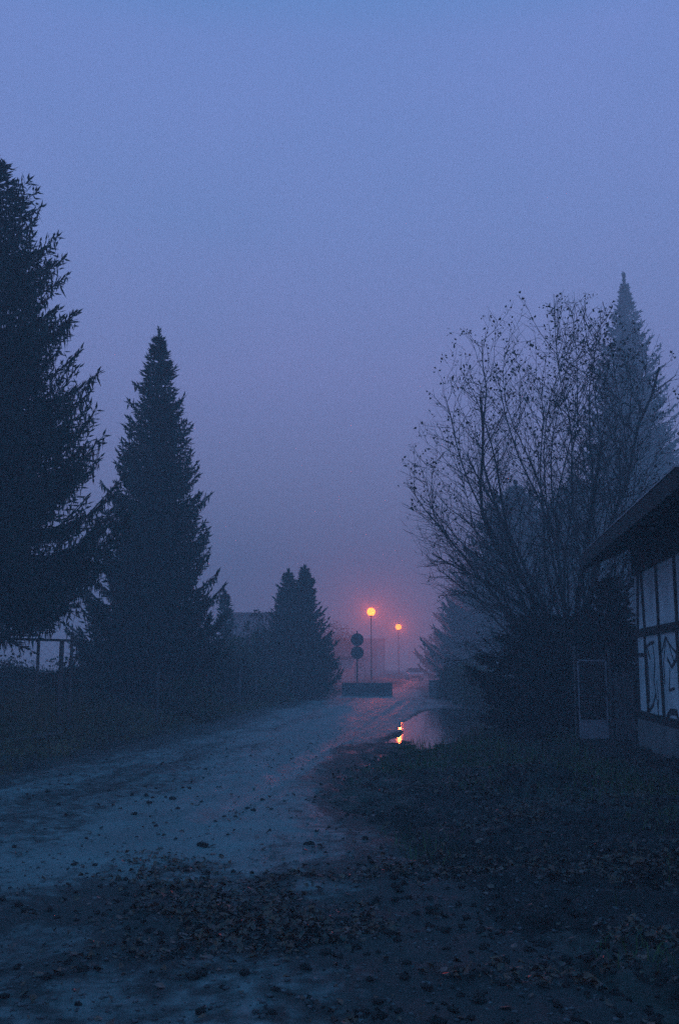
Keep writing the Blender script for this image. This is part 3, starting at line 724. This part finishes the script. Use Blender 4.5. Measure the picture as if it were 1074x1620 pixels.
def far_building():
    D = 205; a = at(472, 1054, D); b = at(609, 1054, D); w = b.x - a.x; h = hgt(1010, D)
    g = empty('warehouse', (a.x, D, 0), 0, 'low fogbound warehouse behind the larger street lamp with a pale lit strip', 'warehouse')
    m = MB(); m.box((0, 0, -.3), (w, 9, h - .25)); m.build('wall', M['wall_far'], g)
    m = MB(); m.box((-.25, -.3, h - .25), (w + .25, 9.3, h)); m.build('roof', M['roof_far'], g)
    x0 = at(596.5, 1054, D).x - a.x; x1 = at(606, 1054, D).x - a.x
    m = MB(); m.box((x0, -.14, .1), (x1, -.003, h - .35)); m.build('pale_pilaster', M['wall_pale'], g)
    for x in (1.9, 6.2, 10.4):
        m = MB(); m.box((x, -.05, 1.5), (x + 1.3, -.003, 2.7)); wn = m.build('window', M['pole'], g)
        m = MB(); m.box((x + .06, -.058, 1.56), (x + 1.24, -.052, 2.64)); m.build('pane', M['glass'], wn)
far_building()
def low_shed():
    D = 98; a = at(470, 1054, D); b = at(560, 1054, D); w = b.x - a.x; h = hgt(1038, D)
    g = empty('low_shed', (a.x, D, 0), 0, 'low pale flat-roofed shed left of the sign post in the fog', 'shed')
    m = MB(); m.box((0, 0, -.3), (w, 4, h - .14)); m.build('wall', M['wall_pale'], g)
    m = MB(); m.box((-.15, -.2, h - .14), (w + .12, 4.2, h)); m.build('roof', M['roof_far'], g)
    m = MB(); m.box((w - 2.2, -.05, 0), (w - 1.2, -.003, 2.0)); m.build('door', M['wall_far'], g)
low_shed()
def flat_building():
    D = 90; a = at(352, 1054, D); b = at(432, 1054, D); w = b.x - a.x; h = hgt(969, D)
    g = empty('flat_roofed_building', (a.x, D, 0), 0, 'flat-roofed building rising faintly behind the left bushes', 'building')
    m = MB(); m.box((0, 0, -.3), (w, 10, h - .3)); m.build('wall', M['wall_far'], g)
    m = MB(); m.box((-.2, -.2, h - .3), (w + .2, 10.2, h)); m.build('roof', M['roof_far'], g)
    for x in (.5, 2.0):
        m = MB(); m.box((x, -.05, 2.4), (x + 1.0, -.003, 3.8)); wn = m.build('window', M['pole'], g)
        m = MB(); m.box((x + .06, -.058, 2.46), (x + .94, -.052, 3.74)); m.build('pane', M['glass'], wn)
flat_building()

def car():
    D = 118; p = at(655, 1054, D); z0 = hz1(p.x, D); g = empty('parked_car', (p.x, D, z0 - .02), R(2), 'pale car parked nose-on in the fog beneath the farther lamp', 'car')
    st = [(-2.05, .32, .62, .78), (-2.0, .26, .74, .86), (-1.2, .24, .90, .88), (-.95, .24, .93, .89), (.9, .24, .96, .89), (1.8, .26, .98, .87), (2.05, .30, .86, .80)]
    v = []; f = []
    for y, zb, zt, hw in st:
        v += [(-hw * .92, y, zb), (hw * .92, y, zb), (hw, y, zb + .18), (hw, y, zt - .12), (hw * .88, y, zt), (-hw * .88, y, zt), (-hw, y, zt - .12), (-hw, y, zb + .18)]
    for i in range(len(st) - 1):
        for k in range(8): f.append((i * 8 + k, i * 8 + (k + 1) % 8, (i + 1) * 8 + (k + 1) % 8, (i + 1) * 8 + k))
    f.append(tuple(reversed(range(8)))); f.append(tuple(range(48, 56)))
    m = MB(); m.add(v, [t[::-1] for t in f]); m.build('body', M['carpaint'], g, bevel=.03)
    cab = [(-1.05, .92, .78), (-.35, 1.40, .62), (.9, 1.44, .62), (1.75, .97, .74)]
    v = []
    for y, z, hw in cab: v += [(-hw, y, z), (hw, y, z)]
    v += [(-.78, -1.05, .88), (.78, -1.05, .88), (.74, 1.75, .88), (-.74, 1.75, .88)]
    m = MB(); m.add(v, [(0, 1, 3, 2), (2, 3, 5, 4), (4, 5, 7, 6), (1, 9, 10, 7, 5, 3), (0, 2, 4, 6, 11, 8), (0, 8, 9, 1), (6, 7, 10, 11)]); m.build('cabin', M['glass'], g)
    m = MB(); m.box((-.60, -.33, 1.40), (.60, .88, 1.455)); m.build('roof', M['carpaint'], g, bevel=.02)
    m = MB(); m.box((-.55, -2.075, .36), (.55, -2.052, .52)); m.build('grille', M['black'], g)
    for s in (-1, 1):
        m = MB(); m.box((s * .64 - .13, -2.068, .56), (s * .64 + .13, -2.045, .68)); m.build('headlight', M['lamp_white'], g)
        m = MB(); m.box((s * .93 - .08, -.85, .93), (s * .93 + .08, -.72, 1.05)); m.build('mirror', M['black'], g)
        for y in (-1.3, 1.3):
            m = MB(); m.tube([(s * .70, y, .32), (s * .90, y, .32)], .32, 20); wh = m.build('wheel', M['black'], g)
            m = MB(); m.tube([(s * .895, y, .32), (s * .905, y, .32)], .20, 16); m.build('rim', M['galv'], wh)
car()
def small_lamp():
    p = at(702.5, 1047, 118); z0 = hz1(p.x, 118); h = p.z - z0; g = empty('post_lamp', (p.x, 118, z0), 0, 'tiny cool-white post lamp at the edge of the right bushes', 'lamp')
    m = MB(); m.tube([(0, 0, -.1), (0, 0, h - .10)], .04, 8); m.build('post', M['pole'], g)
    m = MB(); m.lathe([(.03, h - .10), (.09, h - .05), (.10, h), (.07, h + .06), (.02, h + .09)], 12); m.build('globe', M['cool_lamp'], g, True)
small_lamp()

# ------------------------------------------------------------------ fences on the left
def metal_fence():
    D = 22.0; xs = [at(px, 1054, D).x for px in (-190, -65, 60, 97, 113)]; g0 = Vector((xs[0], D, hz1(xs[2], D)))
    g = empty('metal_fence', g0, 0, 'rusty tube-framed wire fence under the tall left spruce', 'fence'); top = hgt(1012, D) - g0.z
    for i, x in enumerate(xs):
        m = MB(); m.tube([(x - xs[0], 0, -.3), (x - xs[0], 0, top + (.0, .02, .04, .01, .16)[i])], .035 if i != 3 else .05, 8); m.build('post', M['pipe'], g)
    m = MB(); m.tube([(0, 0, top + .10), (xs[2] - xs[0], 0, top), (xs[4] - xs[0], 0, top - .02)], .028, 8); m.build('top_rail', M['pipe'], g)
    m = MB(); Lx = xs[4] - xs[0]; s = .16
    n = int(Lx / s)
    for k in range(-14, n):
        for sg in (1, -1):
            a, b = (k * s, 0.02), (k * s + top - .05, top - .03)
            if a[0] < 0: a = (0, a[1] - k * s)
            if b[0] > Lx: b = (Lx, b[1] - (b[0] - Lx))
            if b[0] <= a[0]: continue
            if sg == 1: p, q = (a[0], .004, a[1]), (b[0], .004, b[1])
            else: p, q = (Lx - a[0], -.004, a[1]), (Lx - b[0], -.004, b[1])
            m.tube([p, q], 0.0013, 3, False)
    m.build('wire_mesh', M['pipe'], g)
metal_fence()
def wire_fence():
    P = [(-7.2, 24.5), (-5.0, 29.5), (-4.45, 36), (-3.6, 42)]; px = [(250, 27), (327, 31), (379, 37), (405, 42)]
    Q = [at(a, 1054, D) for a, D in px]; g0 = Vector((Q[0].x, Q[0].y, hz1(Q[0].x, Q[0].y)))
    g = empty('wire_fence', g0, 0, 'thin-posted wire fence in the weeds below the middle spruce', 'fence')
    tops = []
    for i, q in enumerate(Q):
        z = hz1(q.x, q.y) - g0.z; b = Vector((q.x - g0.x, q.y - g0.y, z)); m = MB(); h = 1.45 + .08 * (i % 2); tops.append((b, h))
        m.tube([b - Vector((0, 0, .3)), b + Vector((.02, 0, h))], .045, 8); m.build('post', M['picket'], g)
    for k in (.45, .85, 1.3):
        m = MB(); m.tube([b + Vector((0, 0, k)) for b, h in tops], .006, 4); m.build('wire', M['pipe'], g)
wire_fence()
def plank(pts, w, t, label, mname):
    P = [gnd(*p) for p in pts]; a, b = P; c = (a + b) / 2; z = max(hz1(p.x, p.y) for p in (a, b, c)) + .02
    m = MB(); d = b - a; n = 8
    for i in range(1): m.bar((-d.x / 2, -d.y / 2, t / 2), (d.x / 2, d.y / 2, t / 2 + .03), w, t)
    o = m.build('plank', M[mname], None, bevel=.008); o.location = (c.x, c.y, z); return tag(o, label, 'plank', 'planks lying in the left weeds')
M['wetwood'] = mat('wet_board', (.07, .07, .07), (.14, .14, .14), rough=.3, scale=6, stretch=(1, 1, 1), spec=.5)
plank([(-40, 1194), (84, 1176)], .20, .05, 'longer wet board lying nearest the track on the left verge', 'wetwood')
plank([(-40, 1184), (46, 1172)], .16, .05, 'shorter wet board lying farther into the left weeds', 'wetwood')

# ------------------------------------------------------------------ trees
def place(px, D, py=1054):         # py: height in the photograph at which px was read (verticals converge upward)
    x = at(px, py, D).x; return (x, D, hz1(x, D) - .03)
b1 = place(-20, 22, 520)
spruce('spruce_tree', b1, hgt(236, 22) - b1[2], 3.15, 2.75, 'tallest dark spruce cut by the left edge, with hanging branchlets', group='spruces along the left verge', seed=11, nb=310, hang=.42, slen=.21, swid=.050, power=.62, sp=.085, upturn=.6)
b2 = place(247, 32, 720)
spruce('spruce_tree', b2, hgt(521, 32) - b2[2], 2.55, .7, 'narrow conical spruce standing alone at middle left', group='spruces along the left verge', seed=23, nb=400, hang=.35, slen=.23, swid=.060, power=.82, sp=.08, upturn=.55, droop=-.25)
for px, py, D, rad, sd, lab in ((456, 903, 51, 1.75, 31, 'left one of the twin-topped conifers at the road bend'), (482, 897, 50, 1.85, 37, 'right taller one of the twin-topped conifers at the road bend')):
    b = place(px, D, py); spruce('conifer_tree', b, hgt(py, D) - b[2], rad, .2, lab, group='twin conifers at the bend', seed=sd, nb=230, needle='thuja', droop=.15, upturn=.3, hang=.05 + .2 * (sd == 31), slen=.26, swid=.09, power=.95 if sd == 37 else .80, sp=.11, tip=.8 if sd == 37 else .35)
b = place(356, 46, 940); spruce('young_spruce', b, hgt(938, 46) - b[2], .75, .3, 'slim young spruce tip beside the middle left spruce', group='spruces along the left verge', seed=41, nb=110, needle='needle_hazed', hang=.05, slen=.24, swid=.07, sp=.13)
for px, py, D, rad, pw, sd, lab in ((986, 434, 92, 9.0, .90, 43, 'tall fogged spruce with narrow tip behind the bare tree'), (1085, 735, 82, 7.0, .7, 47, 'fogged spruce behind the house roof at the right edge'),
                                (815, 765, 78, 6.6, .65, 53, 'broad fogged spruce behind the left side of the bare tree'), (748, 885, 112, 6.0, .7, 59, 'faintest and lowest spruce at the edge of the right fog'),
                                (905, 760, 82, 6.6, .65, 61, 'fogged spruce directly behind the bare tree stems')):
    b = place(px, D, py); spruce('fogged_spruce', b, hgt(py, D) - b[2], rad, .8, lab, 'tree', 'fogged spruces on the right', seed=sd, nb=700 if px == 986 else 420, needle='needle_hazed', droop=-.22, upturn=.35, hang=.25, slen=.52, swid=.15, power=pw, sp=.19)
bt = place(902, 24, 900); broadleaf(bt, hgt(462, 24) - bt[2], 'large bare many-stemmed tree with few leaves left at its tips', seed=8)
# rust-brown layered shrubs under it
for px, D, h, rad, sd, lab in ((868, 23.6, 2.7, 2.0, 71, 'dark rust-leaved shrub with flat boughs left of the gate'), (968, 23.0, 3.6, 1.35, 73, 'dark rust-leaved shrub behind the gate against the house')):
    b = place(px, D); spruce('layered_shrub', b, h, rad, .25, lab, 'shrub', 'rust-leaved shrubs under the bare tree', seed=sd, nb=100, needle='beech', droop=-.05, upturn=.06, hang=.12, slen=.13, swid=.085, power=.45 if sd == 71 else .75, sp=.065, tip=.3, trunk_r=.05, foliage='foliage')

# ------------------------------------------------------------------ shrubs, each its own
SH = [(372, 44, 1.5, 1.2, 2.7, 'shrub', 'olive-yellow bush left of the twin conifers', 81, 2),
      (412, 47, 1.5, 1.2, 3.9, 'shrub_dark', 'dark twiggy bush touching the twin conifers on their left', 83, 6),
      (338, 38, 1.6, 1.2, 2.2, 'shrub_dark', 'low dark bush at the foot of the middle left spruce', 85, 3),
      (506, 51, 1.15, 1.1, 2.6, 'shrub_dark', 'rounded bush at the right foot of the twin conifers', 87, 0),
      (430, 43, 1.2, 1.0, 1.3, 'shrub', 'low yellowed bush in front of the twin conifers', 89, 2),
      (300, 30, 1.3, 1.1, 1.4, 'shrub', 'straggly weed bush below the middle left spruce', 91, 4),
      (105, 27, 1.3, 1.1, 1.75, 'shrub_dark', 'dark bush beyond the tube-framed fence', 92, 0),
      (6, 30, 1.8, 1.3, 1.7, 'shrub_dark', 'dim bush behind the fence at the left edge', 103, 3),
      (60, 62, 3.2, 2.0, 1.9, 'shrub_dark', 'hazy wide thicket far behind the tube-framed fence', 104, 5),
      (175, 48, 2.2, 1.5, 2.6, 'shrub', 'hazy bush in the gap between the two left spruces', 105, 4),
      (745, 43, 1.4, 1.2, 1.8, 'shrub', 'pale olive bush beside the right barrier', 93, 3),
      (800, 38, 1.7, 1.3, 1.8, 'shrub', 'wide olive bush between puddle and rust-leaved shrub', 95, 4),
      (722, 50, 1.0, 1.0, 1.9, 'shrub_dark', 'small bush just behind the right barrier', 97, 2),
      (850, 44, 1.8, 1.4, 3.2, 'shrub_dark', 'tall dim bush under the fogged spruces on the right', 99, 3)]
for px, D, rx, ry, h, lf, lab, sd, spk in SH:
    b = place(px, D); shrub('bush', b, rx, ry, h, lab, 'bush', 'bushes along the track', sd, n=3600, leaf=lf, size=.13 if D > 35 else .10, spikes=spk)
def round_tree(px, py, D, rx, label, sd):
    b = place(px, D); return shrub('distant_tree', b, rx, rx, hgt(py, D) - b[2], label, 'tree', None, sd, n=5200, leaf='shrub_dark', size=.30, lumps=16, stems=14)
round_tree(515, 978, 128, 5.0, 'faint rounded tree behind the warehouse roof', 101)

# ------------------------------------------------------------------ ground cover
def blades(P, h, w, lean, rng):
    n = len(P); a = rng.uniform(0, 2 * math.pi, n); d = np.c_[np.cos(a), np.sin(a)]; hh = h * rng.uniform(.5, 1.35, n); ln = lean * rng.uniform(.2, 1.4, n) * hh
    s = np.c_[-d[:, 1], d[:, 0], np.zeros(n)] * (w * .5)
    mid = P + np.c_[d * (ln * .35)[:, None], hh * .6]; tip = P + np.c_[d * ln[:, None], hh]
    V = np.stack([P - s, P + s, mid + s * .8, mid - s * .8, tip], 1).reshape(-1, 3); k = np.arange(n)[:, None] * 5
    return V, k + np.array([0, 1, 2, 3]), k + np.array([3, 2, 4])
def weeds():
    rng = np.random.default_rng(5); n = 30000
    y = 13 + 47 * rng.random(n) ** 1.3; off = rng.random(n) ** 1.2 * 7.5; x = LEFT(y) - .15 - off + .25 * rng.normal(size=n)
    keep = rng.random(n) < np.clip(.65 + 1.2 * fbm(x, y, .6, 3, 91), .08, 1); x, y, off = x[keep], y[keep], off[keep]
    z = ground_h(x, y); hgt_ = (.18 + .5 * sstep(.3, 2.2, off)) * np.clip(1 + 1.2 * fbm(x, y, .5, 3, 92), .3, 2)
    P = np.c_[x, y, z]; V1, q, t = blades(P, 1.0, .016, .35, rng)
    V1 = V1.reshape(-1, 5, 3); V1 = P[:, None] + (V1 - P[:, None]) * np.stack([np.ones_like(hgt_), np.ones_like(hgt_), hgt_], 1)[:, None]
    V1[:, :, :2] = P[:, None, :2] + (V1[:, :, :2] - P[:, None, :2]) * np.clip(hgt_[:, None, None], .5, 1.5)
    V1 = V1.reshape(-1, 3)
    m_ = 26000; k = rng.integers(0, len(P), m_); L = P[k] + np.c_[rng.normal(0, .10, (m_, 2)), rng.random(m_) ** .8 * hgt_[k] * .95]
    V2, f2 = leaf_quads(L, .085, rng)
    me = np_mesh('weeds', np.concatenate([V1, V2]), [q, np.concatenate([t, f2 + len(V1)])])
    tag(link('weeds', me, M['weed']), 'tall withered weeds and grass along the left verge', kind='stuff')
weeds()
def grass():
    rng = np.random.default_rng(6); n = 80000
    y = 5.5 + 34 * rng.random(n) ** 1.25; x = RIGHT(y) - .2 + 8.5 * rng.random(n) ** .9
    d1, _ = basin(x, y); dens = np.clip(-.14 + 2.4 * fbm(x, y, .55, 4, 93) + .0 * sstep(7, 11, y) - .6 * (1 - sstep(6.5, 8.5, y)), 0, 1) * sstep(.05, .5, d1)
    hx = (np.c_[x - HC.x, y - HC.y] @ np.array([[HY.x], [HY.y]]))[:, 0]; hl = (np.c_[x - HC.x, y - HC.y] @ np.array([[HX.x], [HX.y]]))[:, 0]
    ok = (rng.random(n) < dens) & ~((hx > -.05) & (hl > 0) & (hl < 7.3)); x, y = x[ok], y[ok]
    P = np.c_[x, y, hz(x, y) - .01]; V, q, t = blades(P, .10, .008, .8, rng)
    m_ = 5000; yy = 15 + 22 * rng.random(m_); xx = RIGHT(yy) + .2 + 3.5 * rng.random(m_); dd, _ = basin(xx, yy); ok = (dd > .15) & (rng.random(m_) < np.clip(.5 + 1.6 * fbm(xx, yy, .8, 3, 94), 0, 1)); xx, yy = xx[ok], yy[ok]
    P2 = np.c_[xx, yy, hz(xx, yy) - .01]; V2, q2, t2 = blades(P2, .26, .012, .7, rng)
    me = np_mesh('grass', np.concatenate([V, V2]), [q, t, q2 + len(V), t2 + len(V)])
    tag(link('grass', me, M['grass']), 'thin short grass growing through the right verge', kind='stuff')
grass()
def litter():
    rng = np.random.default_rng(7); n = 480000
    y = 2.0 + 24 * rng.random(n) ** 1.7; x = -5.5 + 14 * rng.random(n)
    lz = leaf_zone(x, y); d1, d2 = basin(x, y)
    cl = np.clip(.30 + 3.0 * fbm(x, y, 1.6, 4, 58), 0, 1.4)
    ok = (rng.random(n) < lz ** 1.3 * cl * .95 * (1 - .35 * sstep(9, 20, y)) + .014) & (np.abs(x) < .5 * y + 1.2) & (d1 > .02)
    hx = (np.c_[x - HC.x, y - HC.y] @ np.array([[HY.x], [HY.y]]))[:, 0]; ok &= ~((hx > -.05) & (y > 11) & (y < 19.2))
    x, y = x[ok], y[ok]; P = np.c_[x, y, hz(x, y) + .004 + .012 * rng.random(len(x))]
    # a leaf: five-sided blade, curled about its midrib
    m_ = len(P); a = rng.uniform(0, 2 * math.pi, m_); L = .014 + .05 * rng.random(m_) ** 2.0; wd = L * rng.uniform(.55, .95, m_); cu = rng.uniform(-.25, .6, m_) * L
    d = np.c_[np.cos(a), np.sin(a), rng.normal(0, .28, m_)]; s = np.c_[-np.sin(a), np.cos(a), rng.normal(0, .28, m_)]
    up = np.array([0, 0, 1.0])
    pts = [P - d * (L * .5)[:, None], P - d * (L * .15)[:, None] + s * (wd * .5)[:, None] + up * cu[:, None], P + d * (L * .2)[:, None] + s * (wd * .4)[:, None] + up * (cu * .8)[:, None], P + d * (L * .55)[:, None] + up * (cu * .4)[:, None],
           P + d * (L * .2)[:, None] - s * (wd * .4)[:, None] + up * (cu * .7)[:, None], P - d * (L * .15)[:, None] - s * (wd * .5)[:, None] + up * cu[:, None]]
    V = np.stack(pts, 1).reshape(-1, 3); V[:, 2] = np.maximum(V[:, 2], np.repeat(P[:, 2], 6) - .01)
    k = np.arange(m_)[:, None] * 6; F = np.concatenate([k + np.array([0, 3, 2, 1]), k + np.array([0, 5, 4, 3])])
    tag(link('leaf_litter', np_mesh('leaf_litter', V, [F]), M['litter']), 'wet brown fallen leaves strewn over the near ground', kind='stuff')
litter()
def lump(rng, r_, n=10, m_=7):
    v = []
    for i in range(m_):
        t = math.pi * i / (m_ - 1)
        for k in range(n):
            p = 2 * math.pi * k / n; q = r_ * (1 + .55 * rng.normal() * .5)
            v.append((q * math.sin(t) * math.cos(p), q * math.sin(t) * math.sin(p), q * .62 * math.cos(t)))
    f = [(i * n + k, (i + 1) * n + k, (i + 1) * n + (k + 1) % n, i * n + (k + 1) % n) for i in range(m_ - 1) for k in range(n)]
    return np.array(v), np.array(f)
def scatter_stuff(name, label, mname, n, ylo, yhi, size, seed, dens, k=(6, 4)):
    rng = np.random.default_rng(seed); y = ylo + (yhi - ylo) * rng.random(n) ** 1.5; x = -5.5 + 12 * rng.random(n)
    ok = (rng.random(n) < dens(x, y)) & (np.abs(x) < .5 * y + 1.0); x, y = x[ok], y[ok]; z = hz(x, y)
    VV, FF = [], []; c = 0
    protos = [lump(rng, 1.0, *k) for _ in range(12)]
    for i in range(len(x)):
        v, f = protos[i % 12]; s = size[0] + (size[1] - size[0]) * rng.random() ** 2.5; a = rng.uniform(0, 6.28); ca, sa = math.cos(a), math.sin(a)
        w = v * s; w = np.c_[w[:, 0] * ca - w[:, 1] * sa, w[:, 0] * sa + w[:, 1] * ca, w[:, 2]] + np.array([x[i], y[i], z[i] + s * .15]); VV.append(w); FF.append(f + c); c += len(v)
    tag(link(name, np_mesh(name, np.concatenate(VV), [np.concatenate(FF)], True), M[mname]), label, kind='stuff')
scatter_stuff('soil_crumbs', 'dark crumbs of mud scattered over the track', 'clod', 34000, 2.5, 20, (.005, .038), 17, lambda x, y: leaf_zone(x, y) * .6 + .03)
scatter_stuff('gravel', 'wet grit and pebbles on the near track', 'stone', 46000, 1.8, 11, (.004, .019), 19, lambda x, y: .5 * (1 - .7 * leaf_zone(x, y)) * (1 - sstep(6, 11, y)))
def clod(px, py, r_, label, seed):
    rng = np.random.default_rng(seed); p = gnd(px, py); V = []; F = []; c = 0
    for i in range(5):
        v, f = lump(rng, r_ * rng.uniform(.45, .9), 12, 8); o = rng.normal(0, r_ * .42, 3) * np.array([1, .8, .25]); V.append(v + o + np.array([0, 0, r_ * .25])); F.append(f + c); c += len(v)
    me = np_mesh('mud_clod', np.concatenate(V), [np.concatenate(F)], True); o = link('mud_clod', me, M['clod'], loc=(p.x, p.y, hz1(p.x, p.y)))
    return tag(o, label, 'mud clod', 'mud clods on the track')
for i, (px, py, r_, lab) in enumerate([(322, 1338, .05, 'dark mud clod alone on the pale track near its middle'), (680, 1446, .05, 'dark mud clod on the bare patch right of centre'),
                                       (449, 1418, .03, 'small mud clod between the leaf band and the pale track'), (594, 1434, .03, 'flat mud clod at the left of the bare patch'),
                                       (323, 1403, .035, 'mud clod at the upper edge of the leaf band'), (272, 1266, .035, 'smallest far mud clod on the pale wheel track'), (488, 1338, .035, 'mud clod beside the dark verge above the leaves')]):
    clod(px, py, r_, lab, 200 + i)

# ------------------------------------------------------------------ fog
def haze():
    m = MB(); m.box((-400, -400, -1.3), (400, 400, 43.0))
    mt = bpy.data.materials.new('evening_fog'); mt.use_nodes = True; t = mt.node_tree
    for n in list(t.nodes): t.nodes.remove(n)
    o = t.nodes.new('ShaderNodeOutputMaterial'); v = t.nodes.new('ShaderNodeVolumePrincipled')
    v.inputs['Color'].default_value = (.99, .92, .94, 1); v.inputs['Density'].default_value = .0084; v.inputs['Anisotropy'].default_value = 0.0
    t.links.new(v.outputs[0], o.inputs['Volume'])
    tag(m.build('haze', mt), 'pale evening fog filling the air', kind='stuff')
haze()
